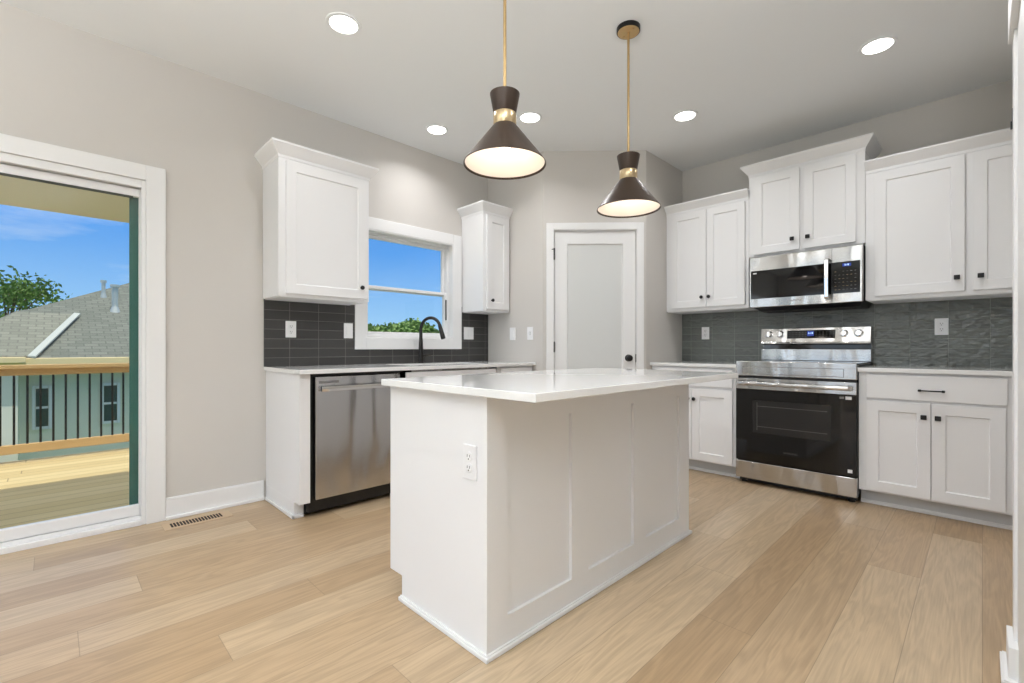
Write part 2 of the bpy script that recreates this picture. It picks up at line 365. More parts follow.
# baseboards
def baseboard(name, u0, u1, xf, ends=(0, 0)):
    b = MB(); b.box(u0, u1, 0, .014, 0, .125); b.box(u0, u1, 0, .011, .125, .132); b.box(u0 - ends[0], u1 + ends[1], .0, .028, 0, .02)
    return b.build(name, M['trim'], xf=xf, bevel=.003, kind='structure')
baseboard('baseboard_left', .488, 1.035, FL)
baseboard('baseboard_rear', -2.1, DOOR[0]-.09, FL)
baseboard('baseboard_return', .655, .737, lambda v: Vector((XL + v.x, 3.101 - v.y, v.z)))
baseboard('baseboard_pantry', 0, .03, FD)
baseboard('baseboard_hall', .45, 3.9, lambda v: Vector((v.x, 1.35 - v.y, v.z)))

# ------------------------------------------------------------------ sliding glass door (left)
D = bpy.data.objects.new('door_1', None); C.objects.link(D); D.location = (XL, -.5, 0); D['kind'] = 'structure'
b = MB()
y0, y1, zt = DOOR[0], DOOR[1], DOOR[3]
b.box(XL, XL+.018, y1+.0, .488, 0, zt+.09); b.box(XL, XL+.018, y0-.09, y0, 0, zt+.09); b.box(XL, XL+.018, y0, y1, zt, zt+.09)
b.build('casing', M['trim'], D, .003)
b = MB()      # jamb and track frame
b.box(XL-.13, XL+.004, y1-.022, y1, 0, zt); b.box(XL-.13, XL+.004, y0, y0+.038, 0, zt); b.box(XL-.13, XL+.004, y0+.038, y1-.022, zt-.045, zt)
b.box(XL-.13, XL+.012, y0+.038, y1-.022, 0, .03); b.box(XL-.028, XL-.012, y0+.038, y1-.022, .03, .05); b.box(XL-.08, XL-.066, y0+.038, y1-.022, .03, .05)
b.build('door_frame', M['vinyl'], D, .002)
def sash(x, a, c, st, name, matn='vinyl'):
    f = MB(); z0, z1 = .052, zt-.05
    f.box(x-.018, x+.018, a, a+st, z0, z1); f.box(x-.018, x+.018, c-st*.12, c, z0, z1)
    f.box(x-.018, x+.018, a+st, c-st*.12, z0, z0+.062); f.box(x-.018, x+.018, a+st, c-st*.12, z1-.045, z1)
    o = f.build(name, M['vinyl'], D, .003)
    g = MB().box(x-.003, x+.003, a+st-.005, c-st*.12+.005, z0+.058, z1-.04).build('pane', M['glass'], o)
    return o
sash(XL-.045, -.53, y1-.022, .055, 'sliding_sash'); sash(XL-.098, y0+.036, -.47, .055, 'fixed_sash')
b = MB(); b.box(XL-.125, XL-.118, .330, y1-.022, .05, zt-.05)
o = b.build('screen_track', M['greenframe'], D); o['label'] = 'dark green outer frame strip'
b = MB(); b.box(XL-.06, XL-.03, -.53+.052, y1-.055, zt-.102, zt-.094); b.build('gasket', M['rubber'], D)
# unseen rear glass door, added further back as a light source
D2 = bpy.data.objects.new('door_2', None); C.objects.link(D2); D2.location = (XL, -2.9, 0); D2['kind'] = 'structure'
b = MB(); a0, a1, a2, a3 = REAR
b.box(XL-.13, XL+.018, a1, a1+.07, 0, a3+.07); b.box(XL-.13, XL+.018, a0-.07, a0, 0, a3+.07); b.box(XL-.13, XL+.018, a0, a1, a3, a3+.07); b.box(XL-.08, XL-.04, (a0+a1)/2-.04, (a0+a1)/2+.04, 0, a3)
b.build('door_frame', M['vinyl'], D2, .003)

# ------------------------------------------------------------------ window over the counter
Wn = bpy.data.objects.new('window_1', None); C.objects.link(Wn); Wn.location = (XL, 2.225, 1.03); Wn['kind'] = 'structure'
a, c, z0, z1 = WIN
b = MB(); w = .096
b.box(a-w, a, 0, .019, z0-w, z1+w); b.box(c, c+w, 0, .019, z0-w, z1+w); b.box(a, c, 0, .019, z0-w, z0); b.box(a, c, 0, .019, z1, z1+w)
b.build('casing', M['trim'], Wn, .003, xf=FL)
b = MB(); t_ = .008
b.box(a, a+t_, -.12, .015, z0, z1); b.box(c-t_, c, -.12, .015, z0, z1); b.box(a+t_, c-t_, -.12, .015, z0, z0+t_); b.box(a+t_, c-t_, -.12, .015, z1-t_, z1)
b.build('jamb_liner', M['trim'], Wn, xf=FL)
b = MB(); f = .02; a2, c2, q0, q1 = a+t_, c-t_, z0+t_, z1-t_
b.box(a2, a2+f, -.125, -.05, q0, q1); b.box(c2-f, c2, -.125, -.05, q0, q1); b.box(a2+f, c2-f, -.125, -.05, q0, q0+.02); b.box(a2+f, c2-f, -.125, -.05, q1-.016, q1)
b.build('window_frame', M['vinyl'], Wn, .002, xf=FL)
zm = 1.535
def wsash(d, za, zb, name):
    b = MB(); A, B = a2+f-.004, c2-f+.004; s_ = .026
    b.box(A, A+s_, d-.014, d+.014, za, zb); b.box(B-s_, B, d-.014, d+.014, za, zb); b.box(A+s_, B-s_, d-.014, d+.014, za, za+s_*.95); b.box(A+s_, B-s_, d-.014, d+.014, zb-s_*.95, zb)
    o = b.build(name, M['vinyl'], Wn, .002, xf=FL)
    MB().box(A+s_-.004, B-s_+.004, d-.002, d+.002, za+.026, zb-.026).build('pane', M['glass'], o, xf=FL)
wsash(-.105, zm-.012, q1-.014, 'upper_sash'); wsash(-.072, q0+.018, zm+.022, 'lower_sash')
b = MB(); b.box(c2-f-.014, c2-f-.002, -.056, -.048, 1.30, 1.49); b.build('sash_latch', M['rubber'], Wn, .001, xf=FL)

# ------------------------------------------------------------------ pantry door
Dp = bpy.data.objects.new('door_3', None); C.objects.link(Dp); pc = FD(Vector((.46, 0, 0))); Dp.location = (pc.x, pc.y, 0); Dp['kind'] = 'structure'
b = MB(); b.box(.03, .094, 0, .018, 0, 2.147); b.box(.828, .889, 0, .018, 0, 2.147); b.box(.094, .828, 0, .018, 2.086, 2.147)
b.build('casing', M['trim'], Dp, .003, xf=FD)
b = MB(); b.box(.094, .099, -.1, .012, 0, 2.084); b.box(.823, .828, -.1, .012, 0, 2.084); b.box(.099, .823, -.1, .012, 2.08, 2.086); b.build('jamb', M['trim'], Dp, xf=FD)
def ring_panel(u0, u1, z0, z1, d0, d1, st, rt, rb, rec, xf, slope=.004):
    # shaker slab: outer box with a recessed field
    b = MB(); P = lambda u, d, z: b.bm.verts.new((u, d, z))
    ob = [P(u0,d0,z0), P(u1,d0,z0), P(u1,d0,z1), P(u0,d0,z1)]
    of = [P(u0,d1,z0), P(u1,d1,z0), P(u1,d1,z1), P(u0,d1,z1)]
    i1 = [P(u0+st,d1,z0+rb), P(u1-st,d1,z0+rb), P(u1-st,d1,z1-rt), P(u0+st,d1,z1-rt)]
    s = slope
    i2 = [P(u0+st+s,d1-rec,z0+rb+s), P(u1-st-s,d1-rec,z0+rb+s), P(u1-st-s,d1-rec,z1-rt-s), P(u0+st+s,d1-rec,z1-rt-s)]
    b.face(ob[::-1])
    for A, B in ((ob, of), (of, i1), (i1, i2)):
        for i in range(4): b.face([A[i], A[(i+1)%4], B[(i+1)%4], B[i]])
    b.face(i2); return b
slab = ring_panel(.1025, .8205, .01, 2.078, -.045, -.007, .112, .113, .24, .012, FD, .006).build('door_slab', M['trim'], Dp, .0015, xf=FD)
MB().box(.224, .699, -.021, -.0175, .262, 1.955).build('frosted_pane', M['frost'], slab, xf=FD)
for hz in (1.822, 1.004, .2):
    b = MB(); b.box(.0945, .1045, -.004, .010, hz, hz+.09)
    b.cyl((.0995, .012, hz-.002), (.0995, .012, hz+.092), .006, 12)
    if hz > 1.5:
        b.cyl((.0995, .012, hz+.092), (.0995, .012, hz+.1), .008, 12); b.cyl((.0995, .014, hz+.095), (.078, .03, hz+.088), .004, 10)
    b.build('hinge', M['black'], Dp, smooth=True, xf=FD)
b = MB(); b.lathe([(.031, 0), (.031, .006), (.012, .009), (.012, .03), (.024, .036), (.0285, .048), (.026, .058), (.012, .063)], (.757, -.008, .951), (0, 1, 0), 28)
b.build('door_knob', M['black'], slab, smooth=True, xf=FD)
MB().box(.8195, .8245, -.006, .008, .915, .985).build('strike_plate', M['black'], Dp, xf=FD)

# ------------------------------------------------------------------ cased door in the stub wall, seen edge on
D4 = bpy.data.objects.new('door_4', None); C.objects.link(D4); D4.location = (.078, 1.85, 0); D4['kind'] = 'structure'
XS = .086
b = MB(); b.box(XS-.016, XS, 2.16, 2.25, .0, 2.05); b.box(XS-.016, XS, 1.40, 1.46, 0, 2.05); b.build('casing', M['trim'], D4, .002)
b = MB(); b.box(XS-.026, XS, 1.38, 2.262, 2.05, 2.18); b.build('head_casing', M['trim'], D4, .002)
b = MB(); b.box(XS-.008, XS, 1.46, 2.16, .01, 2.05); b.build('door_slab', M['trim'], D4, .001)
b = MB(); b.box(XS-.021, XS-.0, 2.247, 2.259, 1.765, 1.79); b.box(XS-.0175, XS, 2.247, 2.257, 1.79, 1.832); b.build('hinge', M['black'], D4, .001)
b = MB(); b.box(XS-.030, XS, 2.1, 2.266, 0, .119); b.box(XS-.045, XS, 2.08, 2.281, 0, .018); b.box(XS-.040, XS, 2.08, 2.276, .018, .024)
b.build('baseboard_stub', M['trim'], bevel=.002, kind='structure')
# ------------------------------------------------------------------ cabinets
def knob_round(u, d, z, par, xf):
    b = MB(); b.lathe([(.007, 0), (.006, .012), (.014, .016), (.0155, .022), (.0135, .027), (.006, .029)], (u, d, z), (0, 1, 0), 20)
    return b.build('knob', M['black'], par, smooth=True, xf=xf)
def knob_square(u, d, z, par, xf):
    b = MB(); b.lathe([(.007, 0), (.006, .014)], (u, d, z), (0, 1, 0), 14); b.box(u-.0145, u+.0145, d+.013, d+.026, z-.0145, z+.0145)
    return b.build('knob', M['black'], par, .003, xf=xf)
def crown(u0, u1, zt, d, prof, oL, oR, par, xf):
    b = MB(); R = []
    prof = [(0, prof[0][1])] + prof + [(0, prof[-1][1])] if False else prof
    for o, z in prof:
        R.append([(u0 - o*oL, .0, zt+z), (u0 - o*oL, d+o, zt+z), (u1 + o*oR, d+o, zt+z), (u1 + o*oR, .0, zt+z)])
    b.rings(R); return b.build('crown_moulding', M['white'], par, .0012, xf=xf)
CP = [(.004, -.02), (.006, -.002), (.012, .004), (.05, .052), (.054, .056), (.054, .07)]
CS = [(.004, -.02), (.006, -.002), (.010, .004), (.045, .048), (.049, .052), (.049, .064)]
DT = .02
def upper(name, label, xf, u0, u1, z0, z1, depth, doors, knobs, oL, oR, kn, prof=CP, st=.062):
    wp = xf(Vector(((u0+u1)/2, depth/2, z0)))
    T = thing(name, label, 'cabinet', wp)
    b = MB(); b.box(u0, u1, .001, depth, z0, z1); cb = b.build('cabinet_body', M['white'], T, .0012, xf=xf)
    crown(u0, u1, z1, depth, prof, oL, oR, T, xf)
    b = MB(); b.box(u0+.012, u1-.012, .01, depth-.004, z0-.006, z0-.0002); b.build('bottom_panel', M['white'], T, xf=xf)
    for (a, c), (za, zb), (ku, kz) in zip(doors[0], doors[1], knobs):
        dr = ring_panel(a, c, za, zb, depth+.001, depth+DT, st, st, st, .009, xf).build('door', M['white'], T, .0012, xf=xf)
        kn(ku, depth+DT, kz, dr, xf)
    return T
upper('wall_cabinet', 'white single-door wall cabinet between the sliding door and the window', FL, 1.031, 1.655, 1.378, 2.288, .312, ([(1.073, 1.628)], [(1.395, 2.252)]), [(1.586, 1.474)], 1, 1, knob_round)
upper('wall_cabinet', 'narrow white wall cabinet right of the window, beside the pantry corner', FL, 2.769, 3.0995, 1.378, 2.283, .312, ([(2.80, 3.072)], [(1.395, 2.252)]), [(2.853, 1.474)], 1, 0, knob_round)
upper('wall_cabinet', 'white two-door wall cabinet left of the microwave, next to the pantry', FR, -2.0885, -1.3615, 1.378, 2.292, .333, ([(-2.033, -1.7105), (-1.7055, -1.388)], [(1.403, 2.262)]*2), [(-1.744, 1.489), (-1.680, 1.489)], 0, 0, knob_round, st=.06, prof=CS)
upper('wall_cabinet', 'white wall cabinet mounted higher than its neighbours directly above the microwave', FR, -1.3595, -.586, 1.787, 2.469, .333, ([(-1.318, -.993), (-.962, -.637)], [(1.803, 2.432)]*2), [(-1.037, 1.887), (-.933, 1.887)], 1, 1, knob_square, st=.06)
upper('wall_cabinet', 'wide white two-door wall cabinet right of the microwave', FR, -.584, .333, 1.378, 2.292, .333, ([(-.531, -.0785), (-.041, .30)], [(1.403, 2.262)]*2), [(-.113, 1.489), (-.0065, 1.489)], 0, 0, knob_square, st=.062, prof=CS)

def base(name, label, xf, u0, u1, drawers, doors, knobs, pulls, depth=.612, toe=.53, kn=knob_square, zc=.883):
    T = thing(name, label, 'cabinet', xf(Vector(((u0+u1)/2, depth/2, 0))))
    MB().box(u0, u1, .001, depth, .1, zc).build('cabinet_body', M['white'], T, .0012, xf=xf)
    b = MB(); b.box(u0, u1, .001, toe, 0, .0995); b.build('toe_kick', M['toe'], T, xf=xf)
    b = MB(); b.box(u0, u1, toe, toe+.016, 0, .018); b.box(u0, u1, toe, toe+.010, .018, .024); b.build('shoe_moulding', M['trim'], T, .003, xf=xf)
    for a, c, za, zb in drawers:
        dr = MB().box(a, c, depth+.001, depth+DT, za, zb).build('drawer', M['white'], T, .0025, xf=xf)
        for pu, pz in pulls:
            if a < pu < c:
                b = MB(); b.box(pu-.062, pu+.062, depth+DT+.022, depth+DT+.030, pz-.004, pz+.004)
                for s_ in (-1, 1): b.box(pu+s_*.054-.007, pu+s_*.054+.007, depth+DT, depth+DT+.031, pz-.0065, pz+.0065)
                b.build('pull', M['black'], dr, .0015, xf=xf)
    for (a, c, za, zb), (ku, kz) in zip(doors, knobs):
        dr = ring_panel(a, c, za, zb, depth+.001, depth+DT, .062, .062, .062, .009, xf).build('door', M['white'], T, .0012, xf=xf)
        if ku is not None: kn(ku, depth+DT, kz, dr, xf)
    return T
base('base_cabinet', 'white base cabinet between the pantry wall and the range, partly behind the island', FR, -2.0885, -1.3565, [(-2.05, -1.386, .722, .868)], [(-2.05, -1.715, .112, .702), (-1.711, -1.386, .112, .702)], [(-1.738, .616), (-1.688, .616)], [], kn=knob_round)
base('base_cabinet', 'white base cabinet right of the range with one wide drawer over two doors', FR, -.5805, .333, [(-.537, .1, .715, .868)], [(-.537, -.2225, .113, .698), (-.2175, .093, .113, .698), (.15, .3, .113, .698)], [(-.253, .616), (-.188, .616), (None, 0)], [(-.218, .779)])
# left run: end panel + filler, dishwasher, sink base
T = thing('cabinet_end_panel', 'white end panel and filler closing the counter run left of the dishwasher', 'cabinet panel', (-3.2, 1.08, 0))
b = MB(); b.box(1.051, 1.069, .001, .612, .1, .883); b.box(1.051, 1.069, .001, .525, 0, .1); b.build('side_panel', M['white'], T, .001, xf=FL)
b = MB(); b.box(1.069, 1.115, .58, .612, .1, .883); b.build('filler', M['white'], T, .001, xf=FL)
b = MB(); b.box(1.037, 1.051, .03, .54, 0, .02); b.box(1.037, 1.105, .525, .54, 0, .02); b.box(1.069, 1.110, .5, .525, .0, .1); b.build('shoe_moulding', M['trim'], T, .003, xf=FL)
base('sink_base_cabinet', 'white sink base cabinet under the window, mostly hidden behind the island', FL, 1.745, 2.66, [(1.775, 2.63, .722, .868)], [(1.775, 2.2, .112, .702), (2.205, 2.63, .112, .702)], [(2.168, .63), (2.237, .63)], [], kn=knob_round, zc=.70)
base('base_cabinet', 'narrow white base cabinet in the corner beyond the sink', FL, 2.662, 3.0995, [(2.69, 3.07, .722, .868)], [(2.69, 3.07, .112, .702)], [(2.73, .63)], [], kn=knob_round)

# ------------------------------------------------------------------ countertops
def slab_mb(rects, z0, z1):
    b = MB()
    for r in rects: b.box(*r, z0, z1)
    bmesh.ops.remove_doubles(b.bm, verts=b.bm.verts[:], dist=1e-5)
    return b
CT0, CT1 = .884, .911
SX0, SX1, SY0, SY1 = -3.33, -2.93, 1.87, 2.58
b = slab_mb([(XL, SX0, 1.037, 3.101), (SX1, -2.829, 1.037, 3.101), (SX0, SX1, 1.037, SY0), (SX0, SX1, SY1, 3.101)], CT0, CT1)
o = b.build('countertop', M['quartz'], bevel=.0025); link(o, 'white quartz countertop of the sink run below the window', 'countertop')
o = slab_mb([(-2.09, -1.354, 3.80, YR)], CT0, CT1).build('countertop', M['quartz'], bevel=.0025); link(o, 'short white countertop between the pantry wall and the range', 'countertop')
o = slab_mb([(-.583, .335, 3.80, YR)], CT0, CT1).build('countertop', M['quartz'], bevel=.0025); link(o, 'white countertop right of the range', 'countertop')
# sink
T = thing('sink', 'stainless undermount sink set in the counter under the window', 'sink', ((SX0+SX1)/2, (SY0+SY1)/2, CT0-.17))
b = MB(); th = .006; zb_ = CT0-.17
b.box(SX0-.012, SX0+.001, SY0-.012, SY1+.012, zb_, CT0-.001); b.box(SX1-.001, SX1+.012, SY0-.012, SY1+.012, zb_, CT0-.001)
b.box(SX0+.001, SX1-.001, SY0-.012, SY0+.001, zb_, CT0-.001); b.box(SX0+.001, SX1-.001, SY1-.001, SY1+.012, zb_, CT0-.001); b.box(SX0-.012, SX1+.012, SY0-.012, SY1+.012, zb_-.006, zb_)
b.build('basin', M['steel_h'], T)
b = MB(); b.lathe([(.045, .0), (.045, .004), (.02, .005)], ((SX0+SX1)/2, (SY0+SY1)/2, zb_), seg=20); b.build('drain', M['chrome'], T, smooth=True)
# faucet
fx, fy = -3.405, 2.262
T = thing('faucet', 'dark bronze gooseneck kitchen faucet standing below the window', 'faucet', (fx, fy, CT1))
b = MB(); b.lathe([(.030, .0), (.030, .006), (.0235, .01), (.0215, .07), (.017, .19), (.0155, .215)], (fx, fy, CT1), seg=28); b.build('faucet_body', M['faucet'], T, smooth=True)
pts = []; R_ = .098; dirf = Vector((.93, .37, 0)).normalized(); top = CT1+.30
base_p = Vector((fx, fy, 0))
pts += [base_p + Vector((0, 0, CT1+.20)), base_p + Vector((0, 0, CT1+.25))]
for i in range(0, 17):
    an = math.pi - i/16*math.pi*.93
    pts.append(base_p + dirf*(R_ + R_*math.cos(an)) + Vector((0, 0, top-.012 + R_*math.sin(an))))
b = MB(); b.tube(pts, [.0145]*2 + [.0135]*17, 16); b.build('gooseneck', M['faucet'], T, smooth=True)
tip = pts[-1]; dv = (pts[-1]-pts[-2]).normalized()
b = MB(); b.tube([tip - dv*.02, tip, tip+dv*.06, tip+dv*.10, tip+dv*.108], [.0145, .0165, .019, .0205, .018], 18); b.build('spray_head', M['faucet'], T, smooth=True)
b = MB(); b.tube([base_p+Vector((.01, .01, CT1+.065)), base_p+Vector((.03, .045, CT1+.066)), base_p+Vector((.045, .09, CT1+.072))], [.013, .009, .006], 14); b.build('lever', M['faucet'], T, smooth=True)

# ------------------------------------------------------------------ backsplashes
o = wall_holes('tile_backsplash', 1.037, 3.1, CT1+.0005, 1.376, [(1.792-.098, 2.658+.098, 1.028, 1.4)], .0, FL, M['tileL']) if False else None
b = MB(); dd = .009
b.box(1.037, 1.6935, .001, dd, CT1, 1.3775); b.box(1.6935, 2.7565, .001, dd, CT1, 1.0285); b.box(2.7565, 3.1, .001, dd, CT1, 1.3775); b.box(2.7565, 2.7675, .001, dd, 1.3775, 1.43)
o = b.build('tile_backsplash', M['tileL'], xf=FL); link(o, 'charcoal stacked tile backsplash around the window on the sink wall', 'backsplash')
b = MB(); b.box(-2.089, .334, .001, dd, CT1, 1.3775); b.box(-1.3585, -.5865, .001, dd, 1.3775, 1.785)
o = b.build('tile_backsplash', M['tileR'], xf=FR); link(o, 'glossy charcoal tile backsplash behind the range', 'backsplash')

# ------------------------------------------------------------------ outlets and switches
def plate(label, cat, xf, u, z, kind, w=.072, hgt=.117, d0=0.0, name=None, group=None):
    T = thing(name or ('electrical_outlet' if kind == 'outlet' else 'switch_plate'), label, cat, xf(Vector((u, d0, z-hgt/2))), group)
    b = MB(); b.box(u-w/2, u+w/2, d0, d0+.006, z-hgt/2, z+hgt/2); b.build('cover_plate', M['plate'], T, .002, xf=xf)
    if kind == 'outlet':
        for s_ in (-1, 1):
            b = MB(); b.lathe([(.0165, 0), (.0165, .003), (.015, .004)], (u, d0+.006, z+s_*.0195), (0, 1, 0), 20); r = b.build('socket', M['plate'], T, xf=xf)
            q = MB()
            for su in (-.0065, .0065): q.box(u+su-.0013, u+su+.0013, d0+.0095, d0+.0103, z+s_*.0195-.001, z+s_*.0195+.008)
            q.box(u-.0025, u+.0025, d0+.0095, d0+.0103, z+s_*.0195-.010, z+s_*.0195-.0055); q.build('slots', M['slot'], r, xf=xf)
    elif kind == 'toggle':
        b = MB(); b.hull8([(u-.004, d0+.006, z-.012), (u+.004, d0+.006, z-.012), (u+.004, d0+.010, z-.009), (u-.004, d0+.010, z-.009), (u-.004, d0+.006, z+.012), (u+.004, d0+.006, z+.012), (u+.004, d0+.018, z+.010), (u-.004, d0+.018, z+.010)])
        b.build('toggle', M['plate'], T, .0008, xf=xf)
        q = MB(); q.box(u-.0065, u+.0065, d0+.0061, d0+.0066, z-.014, z+.014); q.build('switch_surround', M['print'], T, xf=xf)
    else:
        n = 2 if kind == 'double' else 1
        for i in range(n):
            uc = u + (i-(n-1)/2)*.046
            b = MB(); b.box(uc-.0165, uc+.0165, d0+.006, d0+.010, z-.033, z+.033); b.build('rocker', M['plate'], T, .0015, xf=xf)
    return T
plate('white duplex outlet on the dark tile near the sliding door side of the sink run', 'outlet', FL, 1.212, 1.174, 'outlet', d0=dd)
plate('white rocker switch plate on the dark tile, left of the window casing', 'switch', FL, 1.640, 1.174, 'rocker', d0=dd)
plate('wide white double switch plate on the tile right of the window', 'switch', FL, 2.847, 1.18, 'double', w=.118, d0=dd)
FQ = lambda v: Vector((v.x, 3.101 - v.y, v.z))
plate('plain white rocker switch plate on the painted wall nearer the corner cabinet', 'switch', FQ, -3.125, 1.173, 'rocker')
plate('white toggle switch plate on the painted wall nearer the pantry door', 'switch', FQ, -2.897, 1.173, 'toggle')
plate('white duplex outlet on the tile left of the range', 'outlet', FR, -1.856, 1.18, 'outlet', d0=dd)
plate('white duplex outlet on the tile right of the range', 'outlet', FR, -.201, 1.19, 'outlet', d0=dd)

# ------------------------------------------------------------------ island
IX0, IX1, IY0, IY1 = -1.782, -1.16, 1.03, 2.545
T = thing('kitchen_island', 'white kitchen island with panelled side and glossy white quartz top', 'kitchen island', ((IX0+IX1)/2, (IY0+IY1)/2, 0))
b = MB(); b.box(IX0+.001, IX1-.02, IY0+.019, IY1-.019, .1, .883); b.box(IX0+.095, IX1-.02, IY0+.019, IY1-.019, 0, .1); b.build('island_body', M['white'], T, .001)
b = MB()      # end panels with toe notch
for ya, yb in ((IY0, IY0+.019), (IY1-.019, IY1)):
    pr_ = [(IX0, .1), (IX0+.092, .1), (IX0+.092, 0), (IX1-.02, 0), (IX1-.02, .883), (IX0, .883)]
    b = MB(); b.rings([[(x_, ya, z_) for x_, z_ in pr_], [(x_, yb, z_) for x_, z_ in pr_]]); b.build('end_panel', M['white'], T, .001)
# panelled long side
b = MB(); zt0, zt1 = .113, .780; us = [(1.126, 1.484), (1.598, 1.956), (2.070, 2.428)]
fr = lambda ya, yb, za, zb: b.box(IX1-.0125, IX1, ya, yb, za, zb)
b.box(IX1-.02, IX1-.0125, IY0, IY1, 0, .883)
ed = [IY0, *[q for p in us for q in p], IY1]
ys = ed; cols = [(IY0, us[0][0])] + [(us[0][1], us[1][0]), (us[1][1], us[2][0]), (us[2][1], IY1)]
for ya, yb in cols: fr(ya, yb, 0, .883)
for ya, yb in us: fr(ya, yb, 0, zt0); fr(ya, yb, zt1, .883)
b.build('side_panelling', M['white'], T)
b = MB()
b.box(IX0+.085, IX1+.014, IY0-.014, IY0, 0, .016); b.box(IX1, IX1+.014, IY0, IY1, 0, .016); b.box(IX0+.085, IX1+.014, IY1, IY1+.014, 0, .016)
b.box(IX0+.088, IX1+.008, IY0-.008, IY0, .016, .022); b.box(IX1, IX1+.008, IY0, IY1, .016, .022)
b.build('shoe_moulding', M['trim'], T, .004)
for k in range(3):
    w_ = (IY1-IY0-.05)/3; ya = IY0+.025+k*w_
    FII = lambda v: Vector((IX0 - v.y, v.x, v.z))
    ring_panel(ya+.003, ya+w_-.003, .112, .70, .001, .02, .062, .062, .062, .009, FII).build('door', M['white'], T, .0012, xf=FII)
    MB().box(ya+.003, ya+w_-.003, .001, .02, .715, .868).build('drawer', M['white'], T, .0025, xf=FII)
slab_mb([(-1.787, -.903, .989, 2.57)], CT0, CT1).build('island_top', M['quartz'], T, .0025)
FE = lambda v: Vector((v.x, IY0 - v.y, v.z))
plate('white duplex outlet on the end panel of the island', 'outlet', FE, -1.245, .648, 'outlet', w=.072, hgt=.12)

# ------------------------------------------------------------------ dishwasher
T = thing('dishwasher', 'stainless steel dishwasher under the counter left of the island', 'dishwasher', (-3.17, 1.43, 0))
du0, du1 = 1.118, 1.742
MB().box(du0, du1, .02, .575, .03, .880).build('tub_casing', M['darkplastic'], T, xf=FL)
b = MB(); b.box(du0+.026, du1-.012, .576, .622, .111, .862); b.build('door_panel', M['steel_dw'], T, .004, xf=FL)
b = MB(); b.box(du0, du0+.010, .576, .606, .1, .880); b.box(du0, du1, .576, .606, .868, .880); b.build('gasket', M['darkplastic'], T, xf=FL)
b = MB(); b.box(du0-.004, du1, .50, .535, .012, .105); b.build('toe_kick', M['darkplastic'], T, xf=FL)
b = MB(); zc_ = .790
pp = [(du0+.045, .623, zc_), (du0+.05, .652, zc_), (du0+.09, .664, zc_), (du1-.08, .664, zc_), (du1-.04, .652, zc_), (du1-.035, .623, zc_)]
b.rings([[(u, d-.006, z-.015), (u, d+.006, z-.015), (u, d+.008, z), (u, d+.006, z+.015), (u, d-.006, z+.015)] for u, d, z in pp]); b.build('handle', M['chrome'], T, .002, xf=FL)
MB().box(du0+.046, du0+.17, .6222, .6232, .822, .838).build('badge', M['print'], T, xf=FL)

# ------------------------------------------------------------------ text helper
def text(name, body, size, loc, m, parent, rot=(math.pi/2, 0, 0), ext=.0003):
    cu = bpy.data.curves.new(name, 'FONT'); cu.body = body; cu.size = size; cu.extrude = ext; cu.align_x = 'CENTER'; cu.align_y = 'CENTER'
    tmp = bpy.data.objects.new('lettering', cu); C.objects.link(tmp); bpy.context.view_layer.update()
    me = bpy.data.meshes.new_from_object(tmp.evaluated_get(bpy.context.evaluated_depsgraph_get())); bpy.data.objects.remove(tmp)
    me.materials.clear(); me.materials.append(m)
    o = bpy.data.objects.new(name, me); C.objects.link(o); w = Vector((0,0,0)); p = parent
    while p is not None: w += p.location; p = p.parent
    o.location = Vector(loc) - w; o.rotation_euler = rot; o.parent = parent; return o

# ------------------------------------------------------------------ range
RX0, RX1 = -1.3515, -.5845
T = thing('range', 'freestanding stainless electric range with black glass oven door', 'range', ((RX0+RX1)/2, 4.1, 0))
DFR = YR - 3.79   # front face distance from the wall
b = MB(); b.box(RX0+.002, RX1-.002, .012, DFR-.04, .04, .925); b.build('range_body', M['darkplastic'], T, .002, xf=FR)
b = MB(); b.box(RX0, RX1, .09, DFR-.005, .925, .9375); b.build('cooktop', M['blackglass'], T, .002, xf=FR)
for cu_, cd_, r_ in ((.2, .45, .105), (.56, .45, .085), (.2, .2, .075), (.56, .2, .095)):
    ck = MB(); ck.lathe([(r_, 0), (r_, .0004), (r_-.003, .0004), (r_-.003, 0)], (RX0+cu_, cd_, .9376), seg=40, cap0=False, cap1=False); ck.build('burner_ring', M['print'], T, xf=FR)
b = MB(); b.box(RX0, RX1, DFR-.045, DFR, .826, .940); fp = b.build('front_panel', M['steel_h'], T, .006, xf=FR, seg=3)
b = MB(); u0, u1 = RX0+.05, RX1-.07; z0, z1 = .842, .900
for q in ((u0, u1, z0, z0+.004), (u0, u1, z1-.004, z1), (u0, u0+.004, z0, z1), (u1-.004, u1, z0, z1)): b.box(q[0], q[1], DFR, DFR+.003, q[2], q[3])
b.build('raised_trim', M['print'], fp, .001, xf=FR)
b = MB(); b.box(RX0+.004, RX1-.004, DFR-.038, DFR-.012, .812, .826); b.build('vent_gap', M['darkplastic'], T, xf=FR)
b = MB(); b.box(RX0, RX1, DFR-.04, DFR, .180, .812, M['blackglass']); od = b.build('oven_door', M['blackglass'], T, .004, xf=FR)
b = MB(); b.box(RX0+.001, RX1-.001, DFR+.0005, DFR+.006, .728, .811); b.build('door_trim', M['steel_h'], od, .002, xf=FR)
b = MB()      # wide flat handle standing off the door
b.rings([[(u, d-.006, z-.017), (u, d+.008, z-.014), (u, d+.010, z), (u, d+.008, z+.014), (u, d-.006, z+.017)] for u, d, z in
         [(RX0+.02, DFR+.008, .772), (RX0+.024, DFR+.036, .772), (RX0+.04, DFR+.046, .772), (RX1-.04, DFR+.046, .772), (RX1-.024, DFR+.036, .772), (RX1-.02, DFR+.008, .772)]])
b.build('handle', M['steel_h'], od, .003, xf=FR)
b = MB(); b.box(-1.228, -.727, DFR+.0002, DFR+.0012, .400, .645); b.build('oven_window', M['ovenwin'], od, xf=FR)
b = MB()
